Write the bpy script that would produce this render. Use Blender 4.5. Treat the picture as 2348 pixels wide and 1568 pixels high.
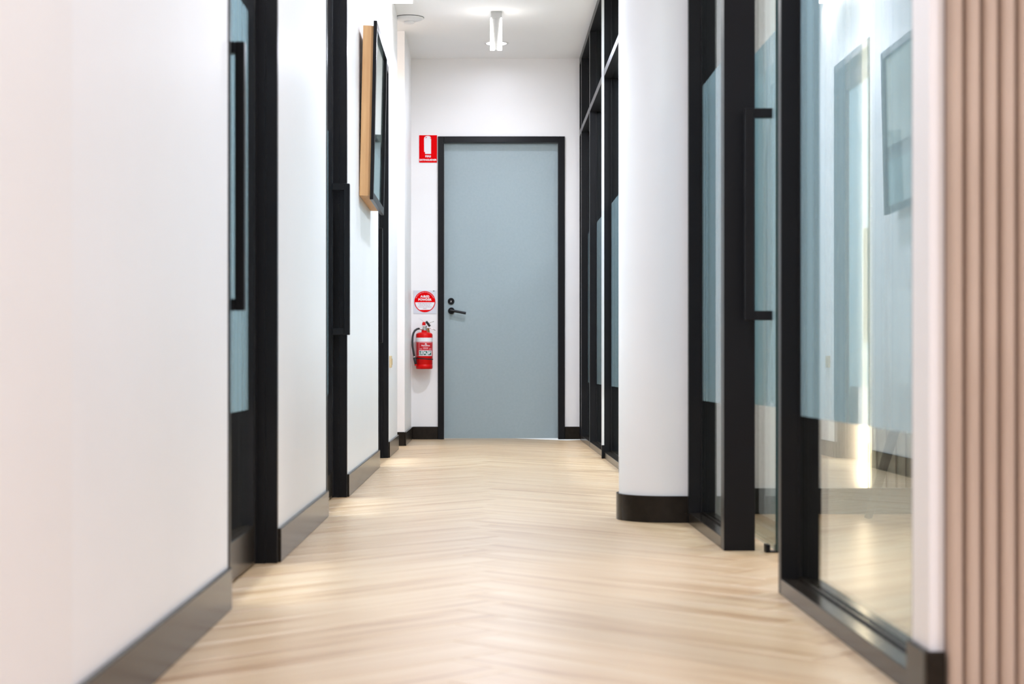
import bpy, bmesh, math, random
from mathutils import Vector, Matrix
for o in list(bpy.data.objects):
    bpy.data.objects.remove(o, do_unlink=True)
scene = bpy.context.scene
COL = scene.collection
R = math.radians

# ------------------------------------------------------------------ camera
F_PX, IMG_W = 4000.0, 2348.0
CAM_H = 0.517
cam = bpy.data.cameras.new('camera')
cam.sensor_fit = 'HORIZONTAL'
cam.sensor_width = 36.0
cam.lens = F_PX / IMG_W * 36.0
cam.shift_x = (1174 - 1112) / IMG_W
cam.shift_y = (840 - 784) / IMG_W
cam.clip_start = 0.05
cam.dof.use_dof = True
cam.dof.focus_distance = 9.4
cam.dof.aperture_fstop = 5.0
camo = bpy.data.objects.new('camera', cam)
COL.objects.link(camo)
camo.location = (0, 0, CAM_H)
camo.rotation_euler = (R(90), 0, 0)
scene.camera = camo

# ------------------------------------------------------------------ world / exposure
world = bpy.data.worlds.new('world')
scene.world = world
world.use_nodes = True
world.node_tree.nodes['Background'].inputs[0].default_value = (0.9, 0.95, 1.0, 1)
world.node_tree.nodes['Background'].inputs[1].default_value = 0.5
vs = scene.view_settings
vs.view_transform = 'Standard'
vs.look = 'None'
vs.exposure = 0.76
vs.gamma = 1.0
vs.use_curve_mapping = False
try:
    scene.cycles.transparent_max_bounces = 32
    scene.cycles.max_bounces = 14
    scene.cycles.diffuse_bounces = 7
    scene.cycles.glossy_bounces = 6
    scene.cycles.sample_clamp_indirect = 6.0
except Exception:
    pass
LAMP_WARM = (0.92, 0.97, 1.13)
P_CORR, P_ROOM, P_RECEPT = 17.0, 40.0, 29.0     # lamp powers (W)

# ------------------------------------------------------------------ materials
def mat(name, color, rough=0.5, metal=0.0, spec=0.5, emit=None, estr=0.0, coat=0.0):
    m = bpy.data.materials.new(name)
    m.use_nodes = True
    b = m.node_tree.nodes['Principled BSDF']
    b.inputs['Base Color'].default_value = (*color, 1)
    b.inputs['Roughness'].default_value = rough
    b.inputs['Metallic'].default_value = metal
    b.inputs['Specular IOR Level'].default_value = spec
    b.inputs['Coat Weight'].default_value = coat
    if emit:
        b.inputs['Emission Color'].default_value = (*emit, 1)
        b.inputs['Emission Strength'].default_value = estr
    return m

def add_noise(m, scale, c0, c1, stretch=(1, 1, 1), bump=0.0, detail=4.0, lo=0.3, hi=0.7):
    nt = m.node_tree
    b = nt.nodes['Principled BSDF']
    tc = nt.nodes.new('ShaderNodeTexCoord')
    mp = nt.nodes.new('ShaderNodeMapping')
    mp.inputs['Scale'].default_value = stretch
    nz = nt.nodes.new('ShaderNodeTexNoise')
    nz.inputs['Scale'].default_value = scale
    nz.inputs['Detail'].default_value = detail
    nt.links.new(tc.outputs['Object'], mp.inputs[0])
    nt.links.new(mp.outputs[0], nz.inputs['Vector'])
    if c0:
        rp = nt.nodes.new('ShaderNodeValToRGB')
        rp.color_ramp.elements[0].color = (*c0, 1)
        rp.color_ramp.elements[1].color = (*c1, 1)
        rp.color_ramp.elements[0].position = lo
        rp.color_ramp.elements[1].position = hi
        nt.links.new(nz.outputs['Fac'], rp.inputs[0])
        nt.links.new(rp.outputs[0], b.inputs['Base Color'])
    if bump:
        bp = nt.nodes.new('ShaderNodeBump')
        bp.inputs['Strength'].default_value = bump
        bp.inputs['Distance'].default_value = 0.002
        nt.links.new(nz.outputs['Fac'], bp.inputs['Height'])
        nt.links.new(bp.outputs[0], b.inputs['Normal'])
    return m

M = {}
M['paint'] = add_noise(mat('white_wall_paint', (0.86, 0.855, 0.865), 0.42), 3.0, (0.85, 0.845, 0.855), (0.87, 0.865, 0.875))
M['paint_warm'] = add_noise(mat('warm_white_wall_paint', (0.86, 0.84, 0.835), 0.45), 2.0, (0.85, 0.83, 0.825), (0.87, 0.85, 0.845))
M['ceiling'] = add_noise(mat('ceiling_paint', (0.86, 0.855, 0.855), 0.7), 2.0, (0.85, 0.845, 0.845), (0.87, 0.865, 0.865))
M['black'] = add_noise(mat('black_powder_coat', (0.010, 0.010, 0.011), 0.30, spec=0.12), 900.0, (0.008, 0.008, 0.009), (0.014, 0.014, 0.015), bump=0.05)
M['skirt'] = add_noise(mat('black_satin_skirting', (0.012, 0.011, 0.010), 0.2, spec=0.14), 40.0, (0.014, 0.011, 0.008), (0.022, 0.017, 0.013))
M['rubber'] = mat('black_rubber', (0.012, 0.012, 0.014), 0.45)
M['rim_dark'] = mat('rim_dark_grey', (0.03, 0.035, 0.04), 0.35)
M['alu'] = mat('pale_aluminium', (0.78, 0.78, 0.77), 0.35, 0.4)
M['steel'] = mat('brushed_steel', (0.62, 0.60, 0.57), 0.25, 1.0)
M['brass'] = mat('brass', (0.55, 0.38, 0.16), 0.3, 1.0)
M['doorblue'] = add_noise(mat('blue_grey_door_paint', (0.325, 0.40, 0.425), 0.5), 60.0, (0.315, 0.39, 0.415), (0.335, 0.41, 0.435), bump=0.03)
M['red'] = mat('fire_red', (0.66, 0.0005, 0.001), 0.3, spec=0.25)
M['darkred'] = mat('label_red', (0.55, 0.010, 0.016), 0.4)
M['signred'] = mat('sign_red', (0.74, 0.0, 0.002), 0.6, spec=0.05)
M['signwhite'] = mat('sign_white', (0.80, 0.80, 0.82), 0.4)
M['signgrey'] = mat('sign_pale_lilac', (0.66, 0.66, 0.72), 0.35)
M['printpink'] = mat('print_pink', (0.75, 0.30, 0.33), 0.45)
M['printplum'] = mat('print_plum', (0.42, 0.13, 0.20), 0.45)
M['green'] = mat('print_green', (0.015, 0.13, 0.09), 0.45)
M['tag'] = mat('brown_tag', (0.25, 0.11, 0.02), 0.5)
M['beige'] = mat('beige_plastic', (0.62, 0.48, 0.28), 0.4)
M['plastic'] = mat('white_plastic', (0.72, 0.72, 0.73), 0.4)
M['greyplastic'] = mat('pale_grey_plastic', (0.44, 0.435, 0.425), 0.5)
M['lamp_on'] = mat('lit_diffuser', (0.9, 0.9, 0.9), 0.5, emit=(1, 0.985, 0.96), estr=4.0)
M['led'] = mat('warm_led', (0.9, 0.9, 0.9), 0.5, emit=(1, 0.74, 0.50), estr=9.0)
M['fin_on'] = mat('lit_fin', (0.9, 0.9, 0.9), 0.5, emit=(1, 0.985, 0.96), estr=5.5)
M['pine'] = add_noise(mat('raw_pine', (0.62, 0.35, 0.15), 0.55), 9.0, (0.56, 0.30, 0.12), (0.67, 0.40, 0.18), stretch=(6, 6, 0.5))
M['slat'] = add_noise(mat('blush_timber_slat', (0.44, 0.33, 0.265), 0.55), 12.0, (0.455, 0.345, 0.27), (0.545, 0.425, 0.34), stretch=(5, 5, 0.3))
M['slat_back'] = mat('slat_backing', (0.16, 0.10, 0.075), 0.7)
M['slat_grey'] = add_noise(mat('grey_timber_slat', (0.34, 0.32, 0.28), 0.55), 12.0, (0.30, 0.28, 0.25), (0.40, 0.38, 0.33), stretch=(5, 5, 0.3))
M['subfloor'] = mat('floor_joint', (0.42, 0.30, 0.20), 0.7)
M['chair_shell'] = mat('pale_chair_shell', (0.68, 0.70, 0.70), 0.45)
M['chair_leg'] = mat('dark_chair_leg', (0.012, 0.011, 0.010), 0.5, spec=0.2)
M['matboard'] = mat('white_mat_board', (0.80, 0.79, 0.77), 0.6)

def floor_mat():
    m = mat('herringbone_oak', (0.6, 0.45, 0.33), 0.36)
    nt = m.node_tree
    N = nt.nodes.new
    L = nt.links.new
    b = nt.nodes['Principled BSDF']
    uv = N('ShaderNodeUVMap'); uv.uv_map = 'UVMap'
    oi = N('ShaderNodeObjectInfo')
    geo = N('ShaderNodeNewGeometry')
    add = N('ShaderNodeMath'); add.operation = 'ADD'
    L(oi.outputs['Random'], add.inputs[0]); L(geo.outputs['Random Per Island'], add.inputs[1])
    fr = N('ShaderNodeMath'); fr.operation = 'FRACT'
    L(add.outputs[0], fr.inputs[0])
    off = N('ShaderNodeMath'); off.operation = 'MULTIPLY'; off.inputs[1].default_value = 57.0
    L(fr.outputs[0], off.inputs[0])
    cx = N('ShaderNodeCombineXYZ')
    L(off.outputs[0], cx.inputs[0]); L(off.outputs[0], cx.inputs[1]); L(off.outputs[0], cx.inputs[2])
    va = N('ShaderNodeVectorMath'); va.operation = 'ADD'
    L(uv.outputs[0], va.inputs[0]); L(cx.outputs[0], va.inputs[1])
    def streak(sx, sy, detail):
        mp = N('ShaderNodeMapping'); mp.inputs['Scale'].default_value = (sx, sy, 1)
        L(va.outputs[0], mp.inputs[0])
        nz = N('ShaderNodeTexNoise'); nz.inputs['Scale'].default_value = 1.0
        nz.inputs['Detail'].default_value = detail
        nz.inputs['Roughness'].default_value = 0.55
        nz.inputs['Distortion'].default_value = 0.4
        L(mp.outputs[0], nz.inputs['Vector'])
        return nz.outputs['Fac']
    big = streak(1.2, 19.0, 3.0)
    fine = streak(2.5, 110.0, 2.0)
    mx = N('ShaderNodeMath'); mx.operation = 'MULTIPLY_ADD'
    L(fine, mx.inputs[0]); mx.inputs[1].default_value = 0.30; L(big, mx.inputs[2])
    mt = N('ShaderNodeMath'); mt.operation = 'MULTIPLY_ADD'
    L(fr.outputs[0], mt.inputs[0]); mt.inputs[1].default_value = 0.03; L(mx.outputs[0], mt.inputs[2])
    rp = N('ShaderNodeValToRGB')
    e = rp.color_ramp.elements
    e[0].position = 0.43; e[0].color = (0.375, 0.215, 0.10, 1)
    e[1].position = 0.82; e[1].color = (0.60, 0.45, 0.285, 1)
    e2 = e.new(0.60); e2.color = (0.535, 0.372, 0.212, 1)
    L(mt.outputs[0], rp.inputs[0])
    L(rp.outputs[0], b.inputs['Base Color'])
    return m
M['oak'] = floor_mat()

def glass_mat(name='clear_glass', tint=(0.93, 0.97, 0.955)):
    m = bpy.data.materials.new(name)
    m.use_nodes = True
    nt = m.node_tree
    nt.nodes.clear()
    N = nt.nodes.new
    L = nt.links.new
    out = N('ShaderNodeOutputMaterial')
    geo = N('ShaderNodeNewGeometry')
    ior = N('ShaderNodeMix'); ior.data_type = 'FLOAT'
    ior.inputs[2].default_value = 1.5; ior.inputs[3].default_value = 1 / 1.5
    L(geo.outputs['Backfacing'], ior.inputs[0])
    fr = N('ShaderNodeFresnel'); L(ior.outputs[0], fr.inputs['IOR'])
    tr = N('ShaderNodeBsdfTransparent'); tr.inputs[0].default_value = (*tint, 1)
    gl = N('ShaderNodeBsdfGlossy'); gl.inputs['Roughness'].default_value = 0.0
    gl.inputs['Color'].default_value = (0.96, 1.0, 1.0, 1)
    mx = N('ShaderNodeMixShader')
    L(fr.outputs[0], mx.inputs[0]); L(tr.outputs[0], mx.inputs[1]); L(gl.outputs[0], mx.inputs[2])
    L(mx.outputs[0], out.inputs[0])
    return m
M['glass'] = glass_mat()
M['glass_edge'] = mat('green_glass_edge', (0.004, 0.03, 0.03), 0.1)

def film_mat():
    """striped frosted privacy film: part clear, part scattering"""
    m = bpy.data.materials.new('striped_privacy_film')
    m.use_nodes = True
    nt = m.node_tree
    nt.nodes.clear()
    N = nt.nodes.new
    L = nt.links.new
    out = N('ShaderNodeOutputMaterial')
    tc = N('ShaderNodeTexCoord')
    sp = N('ShaderNodeSeparateXYZ'); L(tc.outputs['Object'], sp.inputs[0])
    cb = N('ShaderNodeCombineXYZ'); L(sp.outputs['Y'], cb.inputs[0])
    wv = N('ShaderNodeTexNoise'); wv.inputs['Scale'].default_value = 15.0; wv.inputs['Detail'].default_value = 0.0
    L(cb.outputs[0], wv.inputs['Vector'])
    mr = N('ShaderNodeMapRange')
    mr.inputs['From Min'].default_value = 0.45; mr.inputs['From Max'].default_value = 0.55
    mr.inputs['To Min'].default_value = 0.45; mr.inputs['To Max'].default_value = 0.70
    L(wv.outputs['Fac'], mr.inputs['Value'])
    tr = N('ShaderNodeBsdfTransparent'); tr.inputs[0].default_value = (0.93, 0.98, 1.0, 1)
    df = N('ShaderNodeBsdfDiffuse'); df.inputs[0].default_value = (0.54, 0.69, 0.73, 1)
    tl = N('ShaderNodeBsdfTranslucent'); tl.inputs[0].default_value = (0.53, 0.72, 0.80, 1)
    ms = N('ShaderNodeMixShader'); ms.inputs[0].default_value = 0.45
    L(df.outputs[0], ms.inputs[1]); L(tl.outputs[0], ms.inputs[2])
    mx = N('ShaderNodeMixShader')
    L(mr.outputs[0], mx.inputs[0]); L(tr.outputs[0], mx.inputs[1]); L(ms.outputs[0], mx.inputs[2])
    geo = N('ShaderNodeNewGeometry')
    ior = N('ShaderNodeMix'); ior.data_type = 'FLOAT'
    ior.inputs[2].default_value = 1.65; ior.inputs[3].default_value = 1 / 1.65
    L(geo.outputs['Backfacing'], ior.inputs[0])
    fr = N('ShaderNodeFresnel'); L(ior.outputs[0], fr.inputs['IOR'])
    gl = N('ShaderNodeBsdfGlossy'); gl.inputs['Roughness'].default_value = 0.0
    m2 = N('ShaderNodeMixShader')
    L(fr.outputs[0], m2.inputs[0]); L(mx.outputs[0], m2.inputs[1]); L(gl.outputs[0], m2.inputs[2])
    L(m2.outputs[0], out.inputs[0])
    return m
M['film'] = film_mat()

def art_mat():
    m = mat('banded_print', (0.7, 0.75, 0.78), 0.5)  # pale top, dark band and blue-grey lower part
    nt = m.node_tree
    b = nt.nodes['Principled BSDF']
    tc = nt.nodes.new('ShaderNodeTexCoord')
    sp = nt.nodes.new('ShaderNodeSeparateXYZ')
    nt.links.new(tc.outputs['Generated'], sp.inputs[0])
    rp = nt.nodes.new('ShaderNodeValToRGB')
    e = rp.color_ramp.elements
    rp.color_ramp.interpolation = 'LINEAR'
    e[0].position = 0.0; e[0].color = (0.42, 0.55, 0.60, 1)
    e[1].position = 1.0; e[1].color = (0.72, 0.70, 0.67, 1)
    for p, c in ((0.30, (0.38, 0.52, 0.58)), (0.31, (0.16, 0.18, 0.20)), (0.355, (0.13, 0.14, 0.15)),
                 (0.36, (0.03, 0.03, 0.035)), (0.40, (0.03, 0.03, 0.035)), (0.41, (0.70, 0.685, 0.66))):
        k = e.new(p); k.color = (*c, 1)
    nt.links.new(sp.outputs['Z'], rp.inputs[0])
    nt.links.new(rp.outputs[0], b.inputs['Base Color'])
    return m
M['art'] = art_mat()

# ------------------------------------------------------------------ helpers
def box(bm, x0, x1, y0, y1, z0, z1):
    v = [bm.verts.new((x, y, z)) for x in (x0, x1) for y in (y0, y1) for z in (z0, z1)]
    for f in ((0, 1, 3, 2), (4, 6, 7, 5), (0, 4, 5, 1), (2, 3, 7, 6), (0, 2, 6, 4), (1, 5, 7, 3)):
        bm.faces.new([v[i] for i in f])
    return bm

def lathe(bm, prof, cx=0, cy=0, seg=32, z0=0.0, a0=0.0, a1=2 * math.pi, cap=True):
    full = abs(a1 - a0 - 2 * math.pi) < 1e-6
    n = seg if full else seg + 1
    rings = []
    for r, z in prof:
        rings.append([bm.verts.new((cx + r * math.cos(a0 + (a1 - a0) * i / seg),
                                    cy + r * math.sin(a0 + (a1 - a0) * i / seg), z0 + z)) for i in range(n)])
    for a, b in zip(rings[:-1], rings[1:]):
        for i in range(n if full else n - 1):
            j = (i + 1) % n
            bm.faces.new((a[i], a[j], b[j], b[i]))
    if cap and full:
        if prof[0][0] > 1e-6: bm.faces.new(list(reversed(rings[0])))
        if prof[-1][0] > 1e-6: bm.faces.new(rings[-1])
    return bm

def tube(bm, pts, r, seg=10, r1=None):
    pts = [Vector(p) for p in pts]
    rings = []
    n = len(pts)
    up = Vector((0, 0, 1))
    for k, p in enumerate(pts):
        t = (pts[min(k + 1, n - 1)] - pts[max(k - 1, 0)]).normalized()
        a = t.cross(up)
        if a.length < 1e-3: a = t.cross(Vector((0, 1, 0)))
        a.normalize()
        b = t.cross(a).normalized()
        rr = r if r1 is None else r + (r1 - r) * k / (n - 1)
        rings.append([bm.verts.new(p + a * rr * math.cos(2 * math.pi * i / seg) + b * rr * math.sin(2 * math.pi * i / seg)) for i in range(seg)])
    for a, b in zip(rings[:-1], rings[1:]):
        for i in range(seg):
            j = (i + 1) % seg
            bm.faces.new((a[i], a[j], b[j], b[i]))
    bm.faces.new(list(reversed(rings[0])))
    bm.faces.new(rings[-1])
    return bm

def prism(bm, poly, axis, t0, t1):
    """extrude a 2-D outline; axis 'y' -> poly in (x,z); axis 'z' -> poly in (x,y)"""
    def P(u, v, t):
        return (u, t, v) if axis == 'y' else (u, v, t)
    a = [bm.verts.new(P(u, v, t0)) for u, v in poly]
    b = [bm.verts.new(P(u, v, t1)) for u, v in poly]
    bm.faces.new(a); bm.faces.new(list(reversed(b)))
    for i in range(len(poly)):
        j = (i + 1) % len(poly)
        bm.faces.new((a[i], b[i], b[j], a[j]))
    return bm

def obj(name, bm, material, parent=None, smooth=False, bevel=0.0, local=None):
    bmesh.ops.recalc_face_normals(bm, faces=bm.faces[:])
    if local is not None:
        bmesh.ops.translate(bm, verts=bm.verts[:], vec=-Vector(local))
    me = bpy.data.meshes.new(name)
    bm.to_mesh(me); bm.free()
    me.materials.append(material)
    o = bpy.data.objects.new(name, me)
    COL.objects.link(o)
    if local is not None: o.location = local
    if parent is not None: o.parent = parent
    if smooth:
        for p in me.polygons: p.use_smooth = True
    if bevel:
        md = o.modifiers.new('bevel', 'BEVEL'); md.width = bevel; md.segments = 2; md.limit_method = 'ANGLE'
    return o

def B(*a):
    return box(bmesh.new(), *a)

def tag(o, label, cat, group=None, kind=None):
    o['label'] = label; o['category'] = cat
    if group: o['group'] = group
    if kind: o['kind'] = kind
    return o

def empty(name, loc, label, cat, group=None, kind=None):
    o = bpy.data.objects.new(name, None)
    o.empty_display_size = 0.1
    COL.objects.link(o)
    o.location = loc
    tag(o, label, cat, group, kind or 'thing')
    return o

def part(name, bm, material, root, **k):
    """mesh given in world coordinates, parented under root (which only has a location)"""
    o = obj(name, bm, material, None, **k)
    p, q = root, Vector((0, 0, 0))
    while p is not None:
        q = q + Vector(p.location); p = p.parent
    o.location = Vector(o.location) - q
    o.parent = root
    return o

def text_mesh(body, size, bold=0.0, align='CENTER', spacing=1.0):
    cu = bpy.data.curves.new('text', 'FONT')
    cu.body = body; cu.size = size; cu.align_x = align; cu.align_y = 'CENTER'
    cu.offset = bold; cu.space_character = spacing; cu.resolution_u = 3; cu.extrude = 0.0004
    ob = bpy.data.objects.new('text', cu)
    COL.objects.link(ob)
    bpy.context.view_layer.update()
    me = bpy.data.meshes.new_from_object(ob.evaluated_get(bpy.context.evaluated_depsgraph_get()))
    bpy.data.objects.remove(ob, do_unlink=True)
    bpy.data.curves.remove(cu)
    return me

def text_on_wall(name, body, x, z, y, size, material, parent, bold=0.0, spacing=1.0, width=None):
    """flat lettering facing -Y"""
    me = text_mesh(body, size, bold, 'CENTER', spacing)
    s = 1.0
    if width:
        xs = [v.co.x for v in me.vertices]
        s = width / (max(xs) - min(xs))
    for v in me.vertices:
        v.co = Vector((v.co.x * s, -v.co.z, v.co.y))
    me.materials.clear(); me.materials.append(material)
    o = bpy.data.objects.new(name, me)
    COL.objects.link(o)
    o.location = Vector((x, y, z)) - parent.location
    o.parent = parent
    return o

# ------------------------------------------------------------------ key dimensions
XL, XR = -0.548, 0.670            # faces of the two corridor sides
H = 2.70
YE = 12.38                        # end wall
XG = 0.720                        # glass plane of right glazing
YF = -3.2                         # wall behind the viewer
XW, XE = -3.3, 3.6                # outer walls
OPEN = [(3.73, 4.59), (6.03, 6.90), (8.97, 9.86)]   # left door openings
ZH = 2.20

# ------------------------------------------------------------------ floor of herringbone planks
floor = obj('floor', B(XW, XE, YF, YE + 0.1, -0.04, -0.0145), M['subfloor'])
tag(floor, 'pale oak floor laid in herringbone along the corridor', 'floor', kind='structure')
PL, PW, NN = 0.90, 0.15, 6
gap = 0.0007
def plank_geo(bm, cx, cy, ang, uvl, u_off=0.0):
    l, w = PL / 2 - gap, PW / 2 - gap
    c, s = math.cos(ang), math.sin(ang)
    ch = 0.0012
    def V(u, v, z): return bm.verts.new((cx + u * c - v * s, cy + u * s + v * c, z))
    bot = [V(u, v, -0.012) for u, v in ((-l, -w), (l, -w), (l, w), (-l, w))]
    mid = [V(u, v, -ch * 0.5) for u, v in ((-l, -w), (l, -w), (l, w), (-l, w))]
    top = [V(u, v, 0.0) for u, v in ((-l + ch, -w + ch), (l - ch, -w + ch), (l - ch, w - ch), (-l + ch, w - ch))]
    uvs = {}
    for ring in (bot, mid, top):
        for vv, q in zip(ring, ((0, 0), (PL, 0), (PL, PW), (0, PW))): uvs[vv] = q
    fs = [bm.faces.new(top)]
    for a, b in ((bot, mid), (mid, top)):
        for i in range(4):
            j = (i + 1) % 4
            fs.append(bm.faces.new((a[i], a[j], b[j], b[i])))
    for f in fs:
        for lp in f.loops: lp[uvl].uv = uvs[lp.vert]
bm = bmesh.new(); uvl = bm.loops.layers.uv.new('UVMap')
plank_geo(bm, 0, 0, 0, uvl)
plank_me = bpy.data.meshes.new('plank'); bm.to_mesh(plank_me); bm.free()
plank_me.materials.append(M['oak'])
X_RIDGE = 0.045
s2 = math.sqrt(2)
planks = []
def uv2w(u, v):   # units of plank width -> world
    return ((u - v) / s2 * PW + X_RIDGE - NN * PW / s2, (u + v) / s2 * PW)
rng = range(-60, 110)
for b in rng:
    for m_ in range(-8, 9):
        a0 = b + 2 * NN * m_
        planks.append((*uv2w(a0 + NN / 2, b + 0.5), R(45)))
for a in rng:
    for m_ in range(-8, 9):
        b0 = a + 1 + 2 * NN * m_
        planks.append((*uv2w(a + 0.5, b0 + NN / 2), R(135)))
ext = (PL + PW) / 2 / s2
planks = [p for p in planks if XW - 0.1 < p[0] < XE + 0.1 and YF - 0.1 < p[1] < YE + 0.12]
def plank_rank(p):
    x, y, _ = p
    if -0.95 < x < 1.0 and 2.2 < y < YE + 0.3: return (0, y)
    if 0.6 < x < 2.6 and 2.4 < y < 6.3: return (1, y)
    return (2, math.hypot(x, y - 2))
planks.sort(key=plank_rank)
for i, (x, y, a) in enumerate(planks[:300]):
    o = bpy.data.objects.new('plank', plank_me)
    COL.objects.link(o)
    o.location = (x, y, 0); o.rotation_euler = (0, 0, a); o.parent = floor
bm = bmesh.new(); uvl = bm.loops.layers.uv.new('UVMap')
for (x, y, a) in planks[300:]: plank_geo(bm, x, y, a, uvl)
me = bpy.data.meshes.new('plank_field'); bm.to_mesh(me); bm.free(); me.materials.append(M['oak'])
o = bpy.data.objects.new('plank_field', me); COL.objects.link(o); o.parent = floor; o['kind'] = 'stuff'

# ------------------------------------------------------------------ ceiling and walls
tag(obj('ceiling', B(XW, XE, YF, YE + 0.1, H, H + 0.08), M['ceiling']), 'flat white plaster ceiling of the corridor', 'ceiling', kind='structure')
# left wall with its three openings
bm = bmesh.new()
prev = 2.30
for y0, y1 in OPEN + [(10.90, None)]:
    box(bm, XL - 0.12, XL, prev, y0, 0, H)
    if y1: box(bm, XL - 0.12, XL, y0, y1, ZH, H); prev = y1
tag(obj('wall_left', bm, M['paint']), 'long white wall on the left with three black framed doors', 'wall', kind='structure')
tag(obj('wall_left', B(XL - 0.13, XL + 0.004, YF, 2.30, 0, H), M['paint_warm']), 'blurred warm white wall at the left edge of the picture', 'wall', kind='structure')
# recess at the far left, then the far left return wall
tag(obj('wall_left', B(XW, -0.523, 11.36, YE, 0, H), M['paint_warm']), 'short white wall return left of the fire extinguisher', 'wall', kind='structure')
tag(obj('wall_west', B(XW - 0.1, XW, YF, YE, 0, H), M['paint']), 'white outer wall of the left rooms', 'wall', kind='structure')
bm = bmesh.new()
for y in (2.2, 5.3, 7.9, 10.78): box(bm, XW, XL - 0.13, y, y + 0.12, 0, H)
tag(obj('wall_partition', bm, M['paint']), 'white partition walls between the left rooms', 'wall', kind='structure')
# end wall with door opening
DX0, DX1, DZ = -0.334, 0.566, 2.148
bm = bmesh.new()
box(bm, XW, DX0, YE, YE + 0.12, 0, H); box(bm, DX1, XE, YE, YE + 0.12, 0, H)
box(bm, DX0, DX1, YE, YE + 0.12, DZ, H)
tag(obj('wall_end', bm, M['paint_warm']), 'white end wall around the blue-grey door', 'wall', kind='structure')
tag(obj('wall_behind', B(XW, XE, YF - 0.1, YF, 0, H), M['paint']), 'white wall behind the viewer', 'wall', kind='structure')
tag(obj('wall_east', B(XE, XE + 0.1, YF, YE, 0, H), M['paint']), 'white outer wall of the right rooms', 'wall', kind='structure')
# right: near return wall (carries the slat panel), round-ended nib, room back wall
tag(obj('wall_right', B(XR, XE, 2.63, 2.735, 0, H), M['paint_warm']), 'white wall end beside the timber slats at right', 'wall', kind='structure')
r, yc, xl = 0.15, 5.926, 0.455
poly = [(0.86, yc - r)] + [(xl + r - r * math.sin(t), yc - r * math.cos(t)) for t in [math.pi * i / 28 for i in range(29)]] + [(0.86, yc + r)]
o = obj('wall_nib', prism(bmesh.new(), poly, 'z', 0, H), M['paint'])
for p in o.data.polygons: p.use_smooth = abs(p.normal.z) < 0.5
md = o.modifiers.new('es', 'EDGE_SPLIT'); md.split_angle = R(25)
tag(o, 'white round-ended wall nib projecting from the right side', 'wall', kind='structure')
r2 = r + 0.009
poly2 = [(XR + 0.001, yc - r2)] + [(xl + r - r2 * math.sin(t), yc - r2 * math.cos(t)) for t in [math.pi * i / 28 for i in range(29)]] + [(XR + 0.001, yc + r2)]
o = obj('baseboard_nib', prism(bmesh.new(), poly2, 'z', 0, 0.088), M['skirt'])
for p in o.data.polygons: p.use_smooth = abs(p.normal.z) < 0.5
md = o.modifiers.new('es', 'EDGE_SPLIT'); md.split_angle = R(25)
tag(o, 'curved black skirting around the white wall nib', 'skirting', kind='structure')
tag(obj('wall_room', B(0.86, XE, 6.12, 6.26, 0, H), M['paint']), 'white back wall of the right room behind the glass', 'wall', kind='structure')

# baseboards
SH = 0.09
def skirting(name, x0, x1, y0, y1, label):
    tag(obj(name, B(x0, x1, y0, y1, 0, SH), M['skirt'], bevel=0.003), label, 'skirting', kind='structure')
skirting('baseboard_left', XL, XL + 0.010, 2.30, 3.715, 'black skirting on the left wall before the nearest door')
skirting('baseboard_left', XL + 0.004, XL + 0.014, YF, 2.30, 'black skirting of the left wall nearest the viewer')
skirting('baseboard_left', XL, XL + 0.010, 4.605, 6.015, 'black skirting between the first and second left doors')
skirting('baseboard_left', XL, XL + 0.010, 6.915, 8.955, 'black skirting under the picture frame')
skirting('baseboard_left', XL, XL + 0.010, 9.875, 10.90, 'black skirting past the farthest left door')
skirting('baseboard_left', XW, -0.523, 11.35, 11.36, 'black skirting facing the viewer at the far left return')
skirting('baseboard_left', -0.523, -0.513, 11.35, YE, 'black skirting running to the end wall at left')
skirting('baseboard_end', -0.513, DX0, YE - 0.010, YE, 'black skirting below the fire extinguisher')
skirting('baseboard_end', DX1, XR, YE - 0.010, YE, 'short black skirting right of the blue-grey door')
skirting('baseboard_right', XR - 0.010, XR, 2.62, 2.735, 'black skirting on the wall end beside the slats')
skirting('baseboard_right', XR - 0.010, 0.690, 2.61, 2.62, 'black skirting end next to the timber slats')
skirting('baseboard_room', 0.86, XE, 6.108, 6.12, 'dark skirting of the room behind the right glass')

# ------------------------------------------------------------------ left glass doors
def pull_handle(root, xf, y, side, zlo=0.64, zhi=1.232, reach=0.046, t=0.022, w=0.028):
    """square bar pull; xf leaf face, side = direction in x towards the viewer side"""
    xa, xb = sorted((xf + side * reach, xf + side * (reach + t)))
    h = part('handle', B(xa, xb, y - w / 2, y + w / 2, zlo, zhi), M['black'], root, bevel=0.0025)
    h['label'] = 'long square black pull handle'
    for z0 in (zlo, zhi - 0.026):
        xa, xb = sorted((xf, xf + side * (reach + t * 0.02)))
        b = obj('bracket', B(xa, xb, y - w / 2, y + w / 2, z0, z0 + 0.026), M['black'], None, bevel=0.002)
        p, q = h, Vector((0, 0, 0))
        while p is not None: q = q + Vector(p.location); p = p.parent
        b.location = -q
        b.parent = h
    return h

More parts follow.
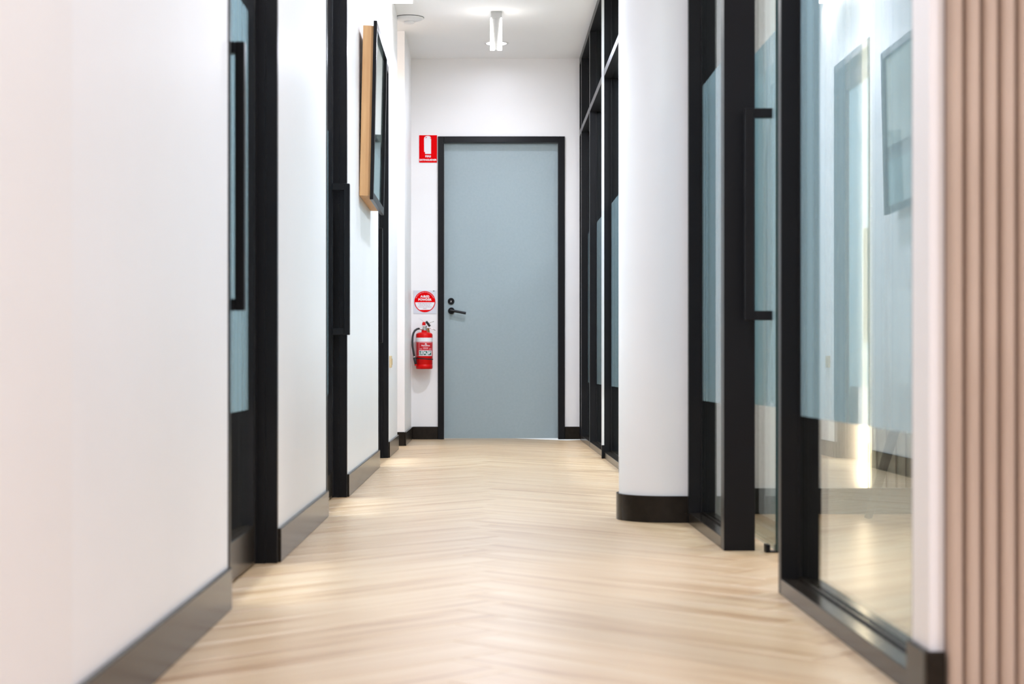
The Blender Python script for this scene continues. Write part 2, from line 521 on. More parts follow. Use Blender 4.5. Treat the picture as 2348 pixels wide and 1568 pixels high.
def left_door(n, y0, y1, hy, label, ftop=1.437):
    d = empty('door_%d' % n, (XL, (y0 + y1) / 2, 0), label, 'door', kind='structure')
    xf = -0.597                                  # corridor face of the leaf
    # frame: jambs and head
    part('jamb', B(XL - 0.13, XL + 0.003, y0 - 0.012, y0 + 0.012, 0, ZH + 0.012), M['black'], d, bevel=0.002)
    part('jamb', B(XL - 0.13, XL + 0.003, y1 - 0.012, y1 + 0.012, 0, ZH + 0.012), M['black'], d, bevel=0.002)
    part('head', B(XL - 0.13, XL + 0.003, y0 + 0.012, y1 - 0.012, ZH - 0.03, ZH + 0.012), M['black'], d, bevel=0.002)
    part('door_stop', B(-0.603, -0.575, y1 - 0.020, y1 - 0.0125, 0.0, ZH - 0.03), M['black'], d)
    a, b = y0 + 0.016, y1 - 0.022
    xb = xf - 0.042
    for yy in ((a, a + 0.048), (b - 0.048, b)):
        part('stile', B(xb, xf, yy[0], yy[1], 0.008, ZH - 0.034), M['black'], d, bevel=0.003)
    part('bottom_rail', B(xb, xf, a + 0.048, b - 0.048, 0.008, 0.105), M['skirt'], d, bevel=0.004)
    part('top_rail', B(xb, xf, a + 0.048, b - 0.048, ZH - 0.134, ZH - 0.034), M['black'], d, bevel=0.003)
    part('pane', B(xf - 0.024, xf - 0.018, a + 0.048, b - 0.048, 0.105, ZH - 0.134), M['glass'], d)
    f = part('privacy_film', B(xf - 0.0175, xf - 0.0165, a + 0.048, b - 0.048, 0.405, ftop), M['film'], d)
    f['label'] = 'striped frosted film band'
    pull_handle(d, xf, hy, 1)
    return d
left_door(1, *OPEN[0], 3.85, 'nearest black framed glass door on the left wall')
left_door(2, *OPEN[1], 6.83, 'middle black framed door on the left, before the picture')
left_door(3, *OPEN[2], 9.02, 'farthest black framed door on the left, past the picture', ZH - 0.14)

# ------------------------------------------------------------------ end door
d = empty('door_4', ((DX0 + DX1) / 2, YE, 0), 'blue-grey flush door in black frame at corridor end', 'door', kind='structure')
part('jamb', B(DX0, DX0 + 0.043, YE - 0.015, YE + 0.10, 0, DZ), M['black'], d, bevel=0.002)
part('jamb', B(DX1 - 0.046, DX1, YE - 0.015, YE + 0.10, 0, DZ), M['black'], d, bevel=0.002)
part('head', B(DX0 + 0.043, DX1 - 0.046, YE - 0.015, YE + 0.10, DZ - 0.043, DZ), M['black'], d, bevel=0.002)
part('leaf', B(DX0 + 0.045, DX1 - 0.048, YE + 0.040, YE + 0.080, 0.006, DZ - 0.046), M['doorblue'], d, bevel=0.001)
yl = YE + 0.040
# lever handle and lock
hx, hz = -0.239, 0.913
bm = bmesh.new(); lathe(bm, [(0.0, -0.012), (0.020, -0.012), (0.0235, -0.009), (0.0235, 0)], seg=28, cap=False)
for v in bm.verts: v.co = Vector((hx + v.co.x, yl + v.co.z, hz + v.co.y))
rose = part('rosette', bm, M['black'], d, smooth=False)
rose['label'] = 'round black rosette with lever'
bm = bmesh.new()
tube(bm, [(hx, yl - 0.004, hz), (hx, yl - 0.050, hz)], 0.009, 12)
tube(bm, [(hx - 0.008, yl - 0.052, hz + 0.002), (hx + 0.104, yl - 0.052, hz - 0.019)], 0.0095, 10)
lv = obj('lever', bm, M['black']); lv.location = -(Vector(rose.location) + Vector(d.location)); lv.parent = rose
bm = bmesh.new(); lathe(bm, [(0.0, -0.012), (0.020, -0.012), (0.0235, -0.009), (0.0235, 0)], seg=28, cap=False)
for v in bm.verts: v.co = Vector((hx - 0.002 + v.co.x, yl + v.co.z, 0.981 + v.co.y))
lk = part('lock', bm, M['black'], d)
kb = obj('keyhole', B(hx - 0.0045, hx + 0.0005, yl - 0.0135, yl - 0.012, 0.973, 0.985), M['steel']); kb.location = -(Vector(lk.location) + Vector(d.location)); kb.parent = lk

# ------------------------------------------------------------------ right glazing
FX0, FX1 = XR, 0.757
def glazed_bay(n, y0, y1, label, t0=0.025, t1=0.025, transom=True, sill=0.036, upper=True):
    w = empty('window_%d' % n, (FX0, (y0 + y1) / 2, 0), label, 'window', kind='structure')
    def jamb(a, b, inner):
        bm = B(FX0, FX1, a, b, 0, H)
        g0, g1 = (inner, inner + 0.005) if inner == b else (inner - 0.005, inner)
        box(bm, XG - 0.010, XG - 0.0045, g0, g1, 0.036, H - 0.04)
        box(bm, XG + 0.0045, XG + 0.010, g0, g1, 0.036, H - 0.04)
        part('jamb', bm, M['black'], w, bevel=0.0015)
    jamb(y0, y0 + t0, y0 + t0)
    jamb(y1 - t1, y1, y1 - t1)
    a, b = y0 + t0, y1 - t1
    bm = B(FX0, FX1, a, b, 0, sill)
    box(bm, XG - 0.010, XG - 0.0045, a, b, sill, sill + 0.006); box(bm, XG + 0.0045, XG + 0.010, a, b, sill, sill + 0.006)
    part('sill', bm, M['skirt'], w, bevel=0.0015)
    part('head', B(FX0, FX1, a, b, H - 0.045, H), M['black'], w)
    zt0, zt1 = 2.145, 2.185
    if transom:
        part('transom', B(FX0, FX1, a, b, zt0, zt1), M['black'], w)
        part('pane', B(XG - 0.004, XG + 0.004, a, b, zt1, H - 0.045), M['glass'], w)
    part('pane', B(XG - 0.004, XG + 0.004, a, b, sill, zt0 if transom else H - 0.045), M['glass'], w)
    f = part('privacy_film', B(XG - 0.0055, XG - 0.0045, a + 0.005, b - 0.005, 0.405, 1.437), M['film'], w)
    f['label'] = 'striped frosted film band'
    return w
glazed_bay(1, 2.735, 3.985, 'large glazed panel in the right foreground beside the slats', 0.004, 0.035)
glazed_bay(2, 4.89, 5.766, 'narrow glazed panel between white nib and open sliding door', 0.065, 0.03)
ys = [6.086, 7.33, 8.61, 9.89, 11.17, 12.13, 12.37]
labs = ['glazed bay just past the white nib, second floor guide side', 'glazed bay hidden behind the white nib',
        'glazed bay at right, showing just beyond the white nib', 'middle glazed bay at right before the end wall',
        'second last glazed bay at right before the end wall', 'very narrow last glazed bay touching the end wall']
labs[0] = 'glazed bay directly behind the white nib'
labs[1] = 'second glazed bay behind the white nib'
for i in range(6):
    glazed_bay(3 + i, ys[i], ys[i + 1], labs[i])
# slim pale edge strips standing on the mullions, with floor guides
for i, (y, lab) in enumerate(((9.80, 'slim pale vertical strip on the far right glazing'), (8.55, 'slim pale vertical strip peeping out beside the white nib'))):
    t = empty('trim_%d' % (i + 1), (0.664, y, 0), lab, 'trim', kind='structure')
    part('strip', B(0.655, 0.6695, y - 0.004, y + 0.004, 0.075, H - 0.005), M['alu'], t)
    part('floor_guide', B(0.655, 0.6695, y - 0.014, y + 0.014, 0.0, 0.075), M['black'], t, bevel=0.002)

# header over the door opening + frameless sliding leaf
tag(obj('trim_3', B(FX0, FX1, 3.985, 4.89, 2.145, H), M['black']), 'black header over the sliding door opening at right', 'trim', kind='structure')
d = empty('door_5', (0.80, 5.2, 0), 'frameless glass sliding door standing open behind black post', 'door', kind='structure')
ly0, ly1, lx0, lx1 = 4.778, 5.73, 0.796, 0.805
part('pane', B(lx0, lx1, ly0 + 0.002, ly1, 0.012, 2.16), M['glass'], d)
part('pane_edge', B(lx0, lx1, ly0, ly0 + 0.0019, 0.012, 2.16), M['glass_edge'], d)
f = part('privacy_film', B(lx0 - 0.0012, lx0 - 0.0005, ly0 + 0.002, ly1, 0.405, 1.437), M['film'], d)
f['label'] = 'striped frosted film band'
part('track', B(0.765, 0.835, 3.99, 5.76, 2.165, 2.235), M['black'], d)
bm = B(0.780, 0.792, 4.84, 4.88, 0, 0.022); box(bm, 0.809, 0.821, 4.84, 4.88, 0, 0.022); box(bm, 0.780, 0.821, 4.84, 4.88, 0, 0.004)
part('floor_guide', bm, M['black'], d, bevel=0.001)
pull_handle(d, lx0, 4.842, -1, zlo=0.645, zhi=1.232, reach=0.050, t=0.026)
bm = bmesh.new()
for z in (0.658, 1.219):
    lathe(bm, [(0.012, 0), (0.012, 0.006)], seg=16)
    for v in bm.verts:
        if v.tag: continue
        v.co = Vector((lx1 + 0.0014 + v.co.z, 4.842 + v.co.x, z + v.co.y)); v.tag = True
part('handle_cap', bm, M['steel'], d)

# ------------------------------------------------------------------ timber slat panel, right foreground
def slat_panel(name, x0, count, pitch, y, depth, z0, z1, material, label, seg=7):
    p = empty(name, (x0, y, z0), label, 'wall panel')
    part('backing', B(x0, x0 + count * pitch, y - 0.004, y, z0, z1), M['slat_back'], p)
    prof = [(0.06 * pitch, 0.0)]
    for i in range(seg + 1):
        t = math.pi * i / seg
        prof.append((pitch * 0.5 - pitch * 0.44 * math.cos(t), -0.002 - depth * math.sin(t) ** 0.6))
    prof.append((pitch * 0.94, 0.0))
    bm = prism(bmesh.new(), prof, 'z', 0, z1 - z0)
    bmesh.ops.recalc_face_normals(bm, faces=bm.faces[:])
    me = bpy.data.meshes.new('slat'); bm.to_mesh(me); bm.free(); me.materials.append(material)
    for i in range(count):
        s = bpy.data.objects.new('slat', me)
        COL.objects.link(s)
        s.location = (i * pitch, -0.004, 0); s.parent = p
    return p
slat_panel('slat_panel', 0.692, 44, 0.0262, 2.629, 0.016, 0.0, H - 0.004, M['slat'], 'blush timber slat panel at the right edge of the picture')
# grey slat panel + LED in the right room
slat_panel('slat_panel', 1.338, 22, 0.034, 6.119, 0.018, 0.092, H - 0.004, M['slat_grey'], 'grey slat panel beside the glowing strip inside the right room')
led = empty('led_strip', (1.329, 6.119, 0.092), 'glowing warm vertical light strip seen through the right glass', 'light strip')
part('profile', B(1.325, 1.3375, 6.100, 6.1195, 0.092, H - 0.004), M['alu'], led)
part('diffuser', B(1.3235, 1.3249, 6.096, 6.1195, 0.094, H - 0.006), M['led'], led)
part('diffuser', B(1.3235, 1.336, 6.0945, 6.0958, 0.094, H - 0.006), M['led'], led)

# chair in the right room
ch = empty('side_chair', (1.56, 5.78, 0), 'chair with slanted dark leg behind the right glass', 'chair')
def leg(fx, fy, tx, ty):
    part('leg', tube(bmesh.new(), [(fx, fy, 0.0), (tx, ty, 0.43)], 0.013, 10, 0.021), M['chair_leg'], ch, smooth=True)
leg(1.304, 5.94, 1.425, 5.90); leg(1.82, 5.94, 1.70, 5.90); leg(1.40, 5.48, 1.46, 5.58); leg(1.90, 5.48, 1.76, 5.58)
bm = bmesh.new()
nu, nv = 10, 12
grid = []
for j in range(nv + 1):
    t = j / nv
    row = []
    for i in range(nu + 1):
        u = i / nu * 2 - 1
        if t < 0.5:
            y = 5.52 + t / 0.5 * 0.36; z = 0.44 + 0.02 * u * u
        else:
            k = (t - 0.5) / 0.5
            y = 5.88 + 0.07 * math.sin(k * math.pi / 2) - 0.05 * u * u * k; z = 0.44 + 0.34 * k ** 1.3 + 0.02 * u * u * (1 - k)
        row.append(bm.verts.new((1.61 - 0.05 * t + u * (0.23 - 0.03 * t), y, z)))
    grid.append(row)
for j in range(nv):
    for i in range(nu): bm.faces.new((grid[j][i], grid[j][i + 1], grid[j + 1][i + 1], grid[j + 1][i]))
sh = part('seat_shell', bm, M['chair_shell'], ch, smooth=True)
md = sh.modifiers.new('s', 'SOLIDIFY'); md.thickness = 0.012

# ------------------------------------------------------------------ picture on the left wall
pw, ph = 0.80, 0.776
pic = empty('picture_frame', (XL + 0.001, 7.57, 1.243), 'black framed picture on raw timber box hung on the left wall', 'picture')
pic.rotation_euler = (0, R(1.25), 0)
def ppart(name, bm, m, **k):
    o = obj(name, bm, m, None, **k); o.parent = pic; return o
bm = B(0.0005, 0.036, 0.02, 0.038, 0.018, ph - 0.018); box(bm, 0.0005, 0.036, pw - 0.038, pw - 0.02, 0.018, ph - 0.018)
box(bm, 0.0005, 0.036, 0.038, pw - 0.038, 0.018, 0.036); box(bm, 0.0005, 0.036, 0.038, pw - 0.038, ph - 0.036, ph - 0.018)
ppart('backing_box', bm, M['pine'])
bm = B(0.036, 0.047, 0.021, 0.039, 0.019, ph - 0.019); box(bm, 0.036, 0.047, pw - 0.039, pw - 0.021, 0.019, ph - 0.019)
box(bm, 0.036, 0.047, 0.039, pw - 0.039, 0.019, 0.037); box(bm, 0.036, 0.047, 0.039, pw - 0.039, ph - 0.037, ph - 0.019)
ppart('spacer', bm, M['pine'])
fw = 0.034
for nm, a in (('frame_side', (0.047, 0.062, 0, fw, 0, ph)), ('frame_side', (0.047, 0.062, pw - fw, pw, 0, ph)),
              ('frame_side', (0.047, 0.062, fw, pw - fw, 0, fw)), ('frame_side', (0.047, 0.062, fw, pw - fw, ph - fw, ph))):
    ppart(nm, B(*a), M['black'], bevel=0.001)
ppart('print', B(0.047, 0.0475, fw, pw - fw, fw, ph - fw), M['art'])
ppart('glazing', B(0.0495, 0.0515, fw, pw - fw, fw, ph - fw), M['glass'])
bm = bmesh.new()
tube(bm, [(0.012, 0.040, ph - 0.20), (0.003, 0.20, ph - 0.10), (0.003, pw / 2, ph - 0.05), (0.003, pw - 0.2, ph - 0.10), (0.012, pw - 0.04, ph - 0.20)], 0.0012, 6)
ppart('hanging_wire', bm, M['brass'])

# ------------------------------------------------------------------ fire signs
YS = YE - 0.0015
sg = empty('fire_sign', (-0.4035, YS, 1.963), 'red fire extinguisher sign high beside the blue-grey door', 'sign')
x0, x1, z0, z1 = -0.467, -0.340, 1.963, 2.157
part('plate', B(x0, x1, YS - 0.002, YS + 0.0014, z0, z1), M['signred'], sg)
yf = YS - 0.0024
def sxz(px, py):        # crop pixels of the sign -> metres
    return (x0 + (px - 122) / (990 - 122) * (x1 - x0), z1 - (py - 105) / (1450 - 105) * (z1 - z0))
body = [(415, 1025), (700, 1025), (700, 290), (665, 260), (600, 225), (690, 245), (700, 235), (640, 155), (560, 140), (455, 150), (385, 195), (360, 280),
        (365, 915), (405, 930)]
part('extinguisher_symbol', prism(bmesh.new(), [sxz(*p) for p in body], 'y', yf, yf + 0.0003), M['signwhite'], sg)
part('symbol_gap', prism(bmesh.new(), [sxz(*p) for p in ((415, 262), (440, 205), (500, 200), (490, 225))], 'y', yf - 0.0003, yf - 0.0001), M['signred'], sg)
cx, cz = sxz(555, 1150)
text_on_wall('lettering', 'FIRE', cx, cz, yf, 0.019, M['signwhite'], sg, bold=0.0006, width=0.040)
cx, cz = sxz(556, 1325)
text_on_wall('lettering', 'EXTINGUISHER', cx, cz, yf, 0.0175, M['signwhite'], sg, bold=0.0006, width=0.121)

sg = empty('powder_sign', (-0.426, YS, 0.892), 'square sign with red circle reading powder above the extinguisher', 'sign')
x0, x1, z0, z1 = -0.508, -0.344, 0.892, 1.056
part('plate', B(x0, x1, YS - 0.002, YS + 0.0014, z0, z1), M['signgrey'], sg)
def sxz2(px, py):
    return (x0 + (px - 100) / (1500 - 100) * (x1 - x0), z1 - (py - 85) / (1475 - 85) * (z1 - z0))
cc = sxz2(795, 760); rad = 640 / 1400 * (x1 - x0)
def disc_poly(rr, zlo=None, zhi=None, n=72):
    out = []
    for i in range(n):
        t = 2 * math.pi * i / n
        zz = rr * math.sin(t); xx = rr * math.cos(t)
        if zlo is not None: 
            if zz < zlo: zz = zlo; xx = math.copysign(min(abs(xx), math.sqrt(max(rr * rr - zlo * zlo, 0))), xx) if abs(rr * math.sin(t)) > abs(zlo) else xx
        if zhi is not None:
            if zz > zhi: zz = zhi; xx = math.copysign(min(abs(xx) if False else math.sqrt(max(rr * rr - zhi * zhi, 0)), rr), xx)
        out.append((cc[0] + xx, cc[1] + zz))
    return out
part('red_disc', prism(bmesh.new(), disc_poly(rad), 'y', YS - 0.0028, YS - 0.002), M['signred'], sg)
ri = rad * 0.915
zhi = sxz2(0, 800)[1] - cc[1]; zlo = sxz2(0, 1255)[1] - cc[1]
ang0 = math.asin(zlo / ri); ang1 = math.asin(zhi / ri)
arc = [(cc[0] + ri * math.cos(ang0 + (ang1 - ang0) * i / 14), cc[1] + ri * math.sin(ang0 + (ang1 - ang0) * i / 14)) for i in range(15)]
arc += [(2 * cc[0] - x, z) for x, z in reversed(arc)]
part('white_panel', prism(bmesh.new(), arc, 'y', YS - 0.0033, YS - 0.0028), M['signwhite'], sg)
yf = YS - 0.0034
def line(txt, px, py, size, m, bold, wpx, y=yf):
    a = sxz2(px, py)
    text_on_wall('lettering', txt, a[0], a[1], y, size, m, sg, bold=bold, width=wpx / 1400 * (x1 - x0))
line('A:B(E)', 805, 455, 0.021, M['signwhite'], 0.0007, 545)
line('POWDER', 795, 645, 0.021, M['signwhite'], 0.0008, 800)
line('TO BE USED FOR PAPER,', 795, 870, 0.0075, M['printplum'], 0.0001, 840)
line('WOOD, TEXTILE, OIL,', 785, 970, 0.0075, M['printplum'], 0.0001, 710)
line('LIQUID AND ELECTRICAL', 795, 1078, 0.0075, M['printplum'], 0.0001, 840)
line('FIRES', 790, 1180, 0.0075, M['printplum'], 0.0001, 210)
part('print_mark', prism(bmesh.new(), [sxz2(*p) for p in ((1290, 100), (1380, 100), (1380, 140), (1290, 140))], 'y', YS - 0.0024, YS - 0.002), M['rubber'], sg)
# illegibly small print along the rim of the disc
bm = bmesh.new()
rnd = random.Random(4)
t = R(158)
while t > R(22):
    dt = R(rnd.uniform(1.6, 3.0))
    quad = [(rad * q, tt) for q, tt in ((0.865, t), (0.915, t), (0.915, t - dt), (0.865, t - dt))]
    prism(bm, [(cc[0] + q * math.cos(u), cc[1] + q * math.sin(u)) for q, u in quad], 'y', yf, yf + 0.0004)
    t -= dt + R(1.0 if rnd.random() < 0.8 else 3.2)
part('rim_print', bm, M['printpink'], sg)

# ------------------------------------------------------------------ fire extinguisher
ex, ey, er = -0.428, YE - 0.078, 0.0585
S = 4000.0 / ey
def zpx(py): return CAM_H + (840 - py) / S
def xpx(px): return (px - 1112) / S
zb = zpx(846)
fe = empty('fire_extinguisher', (ex, ey, zb), 'red fire extinguisher with black hose hung on the end wall', 'fire extinguisher')
zt = zpx(766)
prof = [(0.0, zb), (er - 0.006, zb), (er, zb + 0.006), (er, zpx(836.5)), (er - 0.0015, zpx(836)), (er - 0.0015, zpx(835.4)), (er, zpx(834.8)), (er, zt - 0.004)]
for i in range(1, 8):
    t = i / 7 * math.pi / 2
    prof.append((0.020 + (er - 0.020) * math.cos(t), zt - 0.004 + 0.018 * math.sin(t)))
prof += [(0.020, zpx(757.5)), (0.0, zpx(757.5))]
part('cylinder', lathe(bmesh.new(), prof, ex, ey, 40, cap=False), M['red'], fe, smooth=True)
part('white_band', lathe(bmesh.new(), [(er + 0.0006, zpx(783.8)), (er + 0.0006, zpx(774.4))], ex, ey, 40, cap=False), M['signwhite'], fe, smooth=True)
def wrap(px):      # photo x of the label -> angle on the cylinder
    return math.asin(max(-0.999, min(0.999, (xpx(px) - ex) / (er + 0.001))))
def patch(name, px0, px1, py0, py1, m, lift, parent=fe):
    a0, a1 = wrap(px0), wrap(px1)
    bm = bmesh.new(); n = 10
    rr = er + lift
    lo = [bm.verts.new((ex + rr * math.sin(a0 + (a1 - a0) * i / n), ey - rr * math.cos(a0 + (a1 - a0) * i / n), zpx(py1))) for i in range(n + 1)]
    hi = [bm.verts.new((v.co.x, v.co.y, zpx(py0))) for v in lo]
    for i in range(n): bm.faces.new((lo[i], lo[i + 1], hi[i + 1], hi[i]))
    return part(name, bm, m, parent, smooth=True)
def wrap_text(body, px, py, wpx, size, m, lift, bold=0.0, parent=fe):
    me = text_mesh(body, size, bold)
    xs = [v.co.x for v in me.vertices]; sp = max(xs) - min(xs); mid = (max(xs) + min(xs)) / 2
    half = wpx / 2
    for v in me.vertices:
        a = wrap(px + (v.co.x - mid) / sp * wpx)
        rr = er + lift + v.co.z
        v.co = Vector((ex + rr * math.sin(a), ey - rr * math.cos(a), zpx(py) + v.co.y)) - Vector(fe.location)
    me.materials.clear(); me.materials.append(m)
    o = bpy.data.objects.new('lettering', me); COL.objects.link(o); o.parent = fe
patch('label', 955.0, 990.6, 784.6, 816.4, M['printpink'], 0.0006)
patch('label_panel', 961.8, 990.2, 786.2, 802.8, M['darkred'], 0.0010)
patch('label_side', 956.0, 960.8, 785.5, 815.5, M['darkred'], 0.0010)
patch('symbol_strip', 961.2, 990.0, 803.8, 815.8, M['signwhite'], 0.0012)
for a, b in ((962.0, 970.6), (972.0, 980.4), (982.0, 988.8)):
    patch('symbol_tile', a, b, 805.0, 814.2, M['green'], 0.0016)
for a, b, c, d_ in ((963.0, 964.6, 807.5, 813.5), (966.6, 969.2, 805.8, 812.5), (973.2, 976.6, 806.6, 811.0), (977.6, 979.6, 809.5, 813.8), (982.8, 985.6, 806.0, 812.0), (985.6, 988.4, 806.6, 808.6)):
    patch('symbol', a, b, c, d_, M['signwhite'], 0.0020)
wrap_text('FlameStop', 976.5, 792.4, 19, 0.011, M['signwhite'], 0.0014, 0.0004)
for a, b in ((971.5, 974.5), (975.2, 978.0), (978.8, 981.6)):
    patch('print_mark', a, b, 797.6, 800.4, M['printpink'], 0.0014)
patch('print_mark', 970.6, 982.4, 795.6, 796.3, M['printpink'], 0.0014)
for a, b in ((962.8, 968.5), (984.2, 989.4)):
    patch('print_mark', a, b, 799.2, 801.2, M['printpink'], 0.0014)
bm = bmesh.new()
fl = [(974.8, 790.0), (975.0, 788.8), (976.2, 788.0), (976.6, 786.6), (977.6, 787.6), (978.8, 788.8), (979.0, 790.0)]
bm.faces.new([bm.verts.new((ex + (er + 0.0016) * math.sin(wrap(a)), ey - (er + 0.0016) * math.cos(wrap(a)), zpx(b))) for a, b in fl])
part('flame_symbol', bm, M['signwhite'], fe)
# strap
bm = bmesh.new()
lathe(bm, [(er + 0.0005, -0.004), (er + 0.004, -0.003), (er + 0.004, 0.003), (er + 0.0005, 0.004)], ex, ey, 40, zpx(822.5), cap=False)
for v in bm.verts: v.co.z -= (v.co.x - ex) * 0.07
part('strap', bm, M['rubber'], fe)
# valve
vz = zpx(757.5)
vx = xpx(973)
part('valve_block', lathe(bmesh.new(), [(0.0, vz), (0.017, vz), (0.017, vz + 0.010), (0.0145, vz + 0.012), (0.0145, vz + 0.024), (0.016, vz + 0.026), (0.015, vz + 0.034), (0.0, vz + 0.034)], vx + 0.003, ey, 16, cap=False), M['steel'], fe, smooth=False)
part('red_cap', lathe(bmesh.new(), [(0.0125, zpx(747)), (0.0125, zpx(741.5)), (0.010, zpx(739)), (0.005, zpx(738)), (0.0, zpx(737.8))], vx - 0.003, ey - 0.004, 18, cap=False), M['red'], fe, smooth=True)
part('collar', B(vx - 0.016, vx + 0.012, ey - 0.018, ey + 0.012, zpx(748), zpx(746)), M['alu'], fe)
def rod(name, pts, r, m, seg=8, r1=None):
    return part(name, tube(bmesh.new(), [(xpx(a), ey + dy, zpx(b)) for a, b, dy in pts], r, seg, r1), m, fe, smooth=True)
rod('lever', [(977.5, 737.5, -0.016), (980.5, 741, -0.018), (986, 748.5, -0.018)], 0.0085, M['rubber'], 12)
rod('gauge', [(978.6, 738.6, -0.022), (978.6, 738.6, -0.030)], 0.0075, M['rubber'], 14)
rod('carry_handle', [(980, 745, 0.0), (984, 741, 0.0), (989, 738.4, 0.0), (995, 737, 0.0)], 0.0022, M['steel'])
rod('squeeze_grip', [(979, 753.5, 0.0), (986, 752.0, 0.0), (992, 754.0, 0.0), (998.5, 757.6, 0.0)], 0.0028, M['steel'])
rod('safety_wire', [(971, 737.2, -0.004), (962, 730.2, -0.002)], 0.0008, M['steel'], 6)
part('inspection_tag', prism(bmesh.new(), [(xpx(980), zpx(752)), (xpx(984), zpx(752.5)), (xpx(986), zpx(763)), (xpx(979.5), zpx(761))], 'y', ey - 0.004, ey - 0.002), M['tag'], fe)
rod('hose_coupling', [(970.5, 756, -0.010), (966, 754.2, -0.012), (961, 753.4, -0.014)], 0.0065, M['steel'], 12)
rod('hose', [(961.5, 753.4, -0.014), (957, 754.2, -0.016), (951.5, 758, -0.020), (948, 764.5, -0.024), (946.4, 773, -0.028), (946.0, 784, -0.032), (947, 797, -0.036), (949, 809, -0.038), (950.8, 818.5, -0.040)], 0.0072, M['rubber'], 12)
rod('hose_ferrule', [(950.4, 816.8, -0.040), (951.2, 820.6, -0.041)], 0.0084, M['steel'], 12)
rod('nozzle', [(951.2, 820.2, -0.041), (952.6, 828, -0.042), (953.8, 835.8, -0.042)], 0.0115, M['rubber'], 14, 0.0085)
rod('nozzle_tip', [(953.7, 835.4, -0.042), (954.2, 838.2, -0.042)], 0.0088, M['red'], 14)
part('wall_bracket', B(ex - 0.022, ex + 0.022, ey + er - 0.004, YE - 0.0005, zpx(800), zpx(766)), M['steel'], fe)

# ------------------------------------------------------------------ outlet on the left wall
ol = empty('wall_outlet', (XL, 10.03, 0.545), 'small beige outlet on the left wall past the last door', 'outlet')
part('plate', B(XL, XL + 0.012, 9.985, 10.075, 0.510, 0.578), M['beige'], ol, bevel=0.003)
part('rocker', B(XL + 0.012, XL + 0.016, 10.01, 10.05, 0.526, 0.562), M['beige'], ol, bevel=0.001)

# ------------------------------------------------------------------ ceiling fittings
def area(name, loc, size, power, color=LAMP_WARM, rot=(0, 0, 0), shape='DISK', sy=None, spread=170):
    l = bpy.data.lights.new(name, 'AREA')
    l.shape = shape; l.size = size
    if sy: l.size_y = sy
    l.energy = power; l.color = color; l.spread = R(spread)
    o = bpy.data.objects.new(name, l); COL.objects.link(o)
    o.location = loc; o.rotation_euler = rot
    return o
def downlight(x, y, power, label, spread=165, color=LAMP_WARM, group=None):
    d = empty('recessed_downlight', (x, y, H), label, 'downlight', group)
    part('trim_ring', lathe(bmesh.new(), [(0.068, H - 0.004), (0.082, H - 0.004), (0.084, H)], x, y, 32, cap=False), M['plastic'], d, smooth=True)
    part('lens', lathe(bmesh.new(), [(0.0, H - 0.0035), (0.068, H - 0.0035)], x, y, 32, cap=False), M['lamp_on'], d)
    l = area('downlight_lamp', (x, y, H - 0.006), 0.13, power, color, spread=spread)
    l.parent = d; l.location = (0, 0, -0.006)
    return d
downlight(0.077, 11.78, P_CORR * 0.15, 'round recessed downlight on the ceiling before the end wall', 172)
for y, w in ((8.9, 'third'), (6.4, 'second'), (3.8, 'first'), (0.3, 'own')):  # unseen downlights, placed to even out the corridor light
    downlight(0.077, y, P_CORR * (0.4 if w == 'own' else 1.0), {'third': 'unseen corridor downlight above the picture', 'second': 'unseen corridor downlight above the round-ended nib',
                                 'first': 'unseen corridor downlight above the foreground window', 'own': 'unseen corridor downlight above the viewer'}[w])
def fill_panel(x, y, power, label, color, w=0.6, l=1.2):  # unseen panels added to brighten the side rooms with soft light
    d = empty('ceiling_light', (x, y, H), label, 'ceiling light')
    part('frame', B(x - w / 2 - 0.02, x + w / 2 + 0.02, y - l / 2 - 0.02, y + l / 2 + 0.02, H - 0.012, H), M['plastic'], d)
    part('diffuser', B(x - w / 2, x + w / 2, y - l / 2, y + l / 2, H - 0.016, H - 0.012), M['lamp_on'], d)
    q = area('fill_panel_lamp', (0, 0, -0.018), w, power, color, shape='RECTANGLE', sy=l, spread=175); q.parent = d
COOL = LAMP_WARM
fill_panel(2.4, 4.9, 17.0, 'added unseen light panel in the right room with the chair', LAMP_WARM)
fill_panel(2.4, 8.4, 52.0, 'added unseen light panel in the far right room', LAMP_WARM)
fill_panel(-2.0, 3.9, 48.0, 'added unseen light panel in the nearest left room', COOL)
fill_panel(-2.0, 6.7, 50.0, 'added unseen light panel in the middle left room', COOL)
fill_panel(-2.0, 9.4, 65.0, 'added unseen light panel in the farthest left room', COOL)
downlight(-1.4, 11.1, 7.0, 'recessed downlight in the far left recess', color=(1.0, 0.88, 0.75))
downlight(1.9, 0.9, P_RECEPT, 'added unseen downlight in front of the timber slats', color=(0.92, 0.97, 1.12))  # unseen lamp added as fill from the viewer's side
downlight(0.6, -1.6, P_RECEPT, 'added unseen downlight behind the viewer')  # second added fill lamp, out of view

# small fitting with two glowing fins
fx, fy = xpx(1138), 10.72
S2 = 4000.0 / fy
fx = (1137.5 - 1112) / S2
w2, hh = 0.0365, 0.232
fit = empty('ceiling_light', (fx, fy, H), 'small ceiling light with two glowing tapered fins', 'ceiling light')
part('canopy', B(fx - w2 + 0.004, fx + w2 - 0.002, fy, fy + 0.07, H - 0.045, H), M['greyplastic'], fit, bevel=0.004)
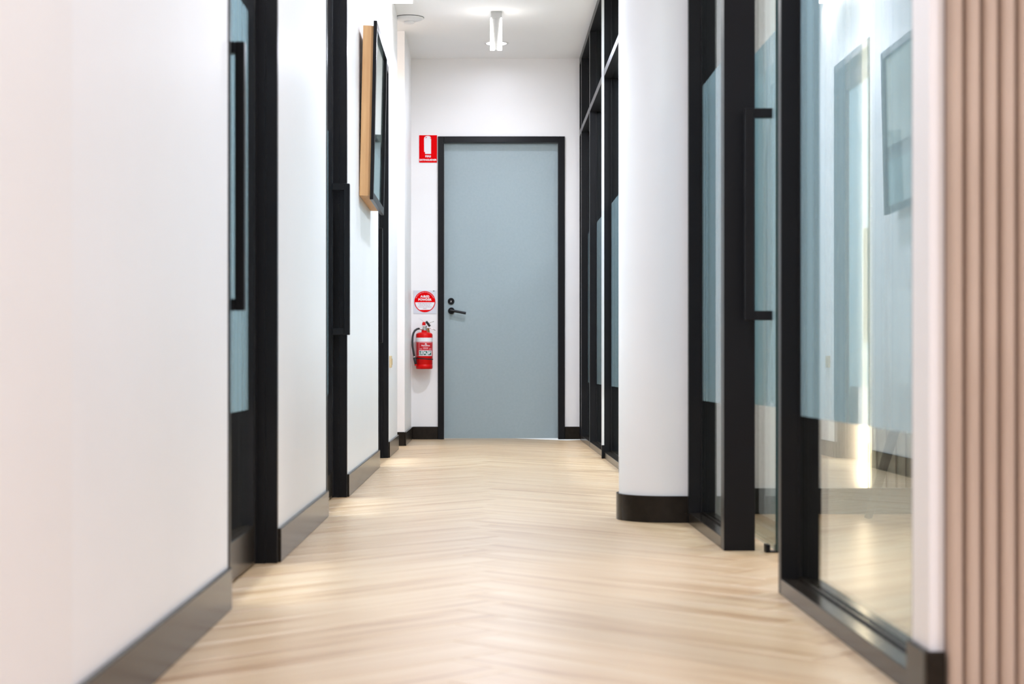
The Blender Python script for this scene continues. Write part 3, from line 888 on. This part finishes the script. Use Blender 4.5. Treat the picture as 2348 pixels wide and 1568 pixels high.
# grey tapering body
part('body', prism(bmesh.new(), [(fx - w2 + 0.005, H - 0.045), (fx + w2 - 0.003, H - 0.045), (fx + 0.007, H - hh + 0.004), (fx - 0.007, H - hh + 0.004)], 'y', fy, fy + 0.055), M['greyplastic'], fit)
for s in (-1, 1):
    pts = [(fx + s * w2, H - 0.050), (fx + s * (w2 - 0.004), H - 0.040), (fx + s * (w2 - 0.010), H - 0.046), (fx + s * 0.0085, H - hh), (fx + s * w2, H - hh)]
    part('fin', prism(bmesh.new(), pts, 'y', fy - 0.004, fy + 0.055), M['fin_on'], fit)
l = area('fitting_lamp', (0, 0.025, -hh - 0.004), 0.06, 13.0, LAMP_WARM, spread=175); l.parent = fit
# rectangular light beside the left wall
lx0, lx1 = XL + 0.004, (946.5 - 1112) / 4000 * 10.18
lt = empty('ceiling_light', ((lx0 + lx1) / 2, 9.98, H), 'bright white rectangular ceiling light beside the left wall', 'ceiling light')
part('housing', B(lx0, lx1, 9.78, 10.18, H - 0.012, H), M['plastic'], lt)
part('diffuser', B(lx0 + 0.001, lx1 - 0.001, 9.781, 10.179, H - 0.066, H - 0.012), M['lamp_on'], lt)
l = area('light_panel', (0, 0.0, -0.068), 0.11, 3.5, (1, 0.99, 0.97), shape='RECTANGLE', sy=0.38); l.parent = lt
# round vent
vx, vy = -0.476, 10.92
va = empty('ceiling_vent', (vx, vy, H), 'round white domed ceiling vent near the left recess', 'vent')
part('dish', lathe(bmesh.new(), [(0.093, H), (0.093, H - 0.005), (0.080, H - 0.014), (0.050, H - 0.023), (0.034, H - 0.026), (0.0, H - 0.026)], vx, vy, 40, cap=False), M['plastic'], va, smooth=True)
part('shadow_ring', lathe(bmesh.new(), [(0.0945, H), (0.0945, H - 0.0035), (0.0931, H - 0.0035)], vx, vy, 40, cap=False), M['rim_dark'], va)  # solid dark ring, the shadow gap is put into its colour
part('centre_disc', lathe(bmesh.new(), [(0.034, H - 0.0262), (0.034, H - 0.034), (0.031, H - 0.037), (0.0, H - 0.038)], vx, vy, 32, cap=False), M['plastic'], va, smooth=True)
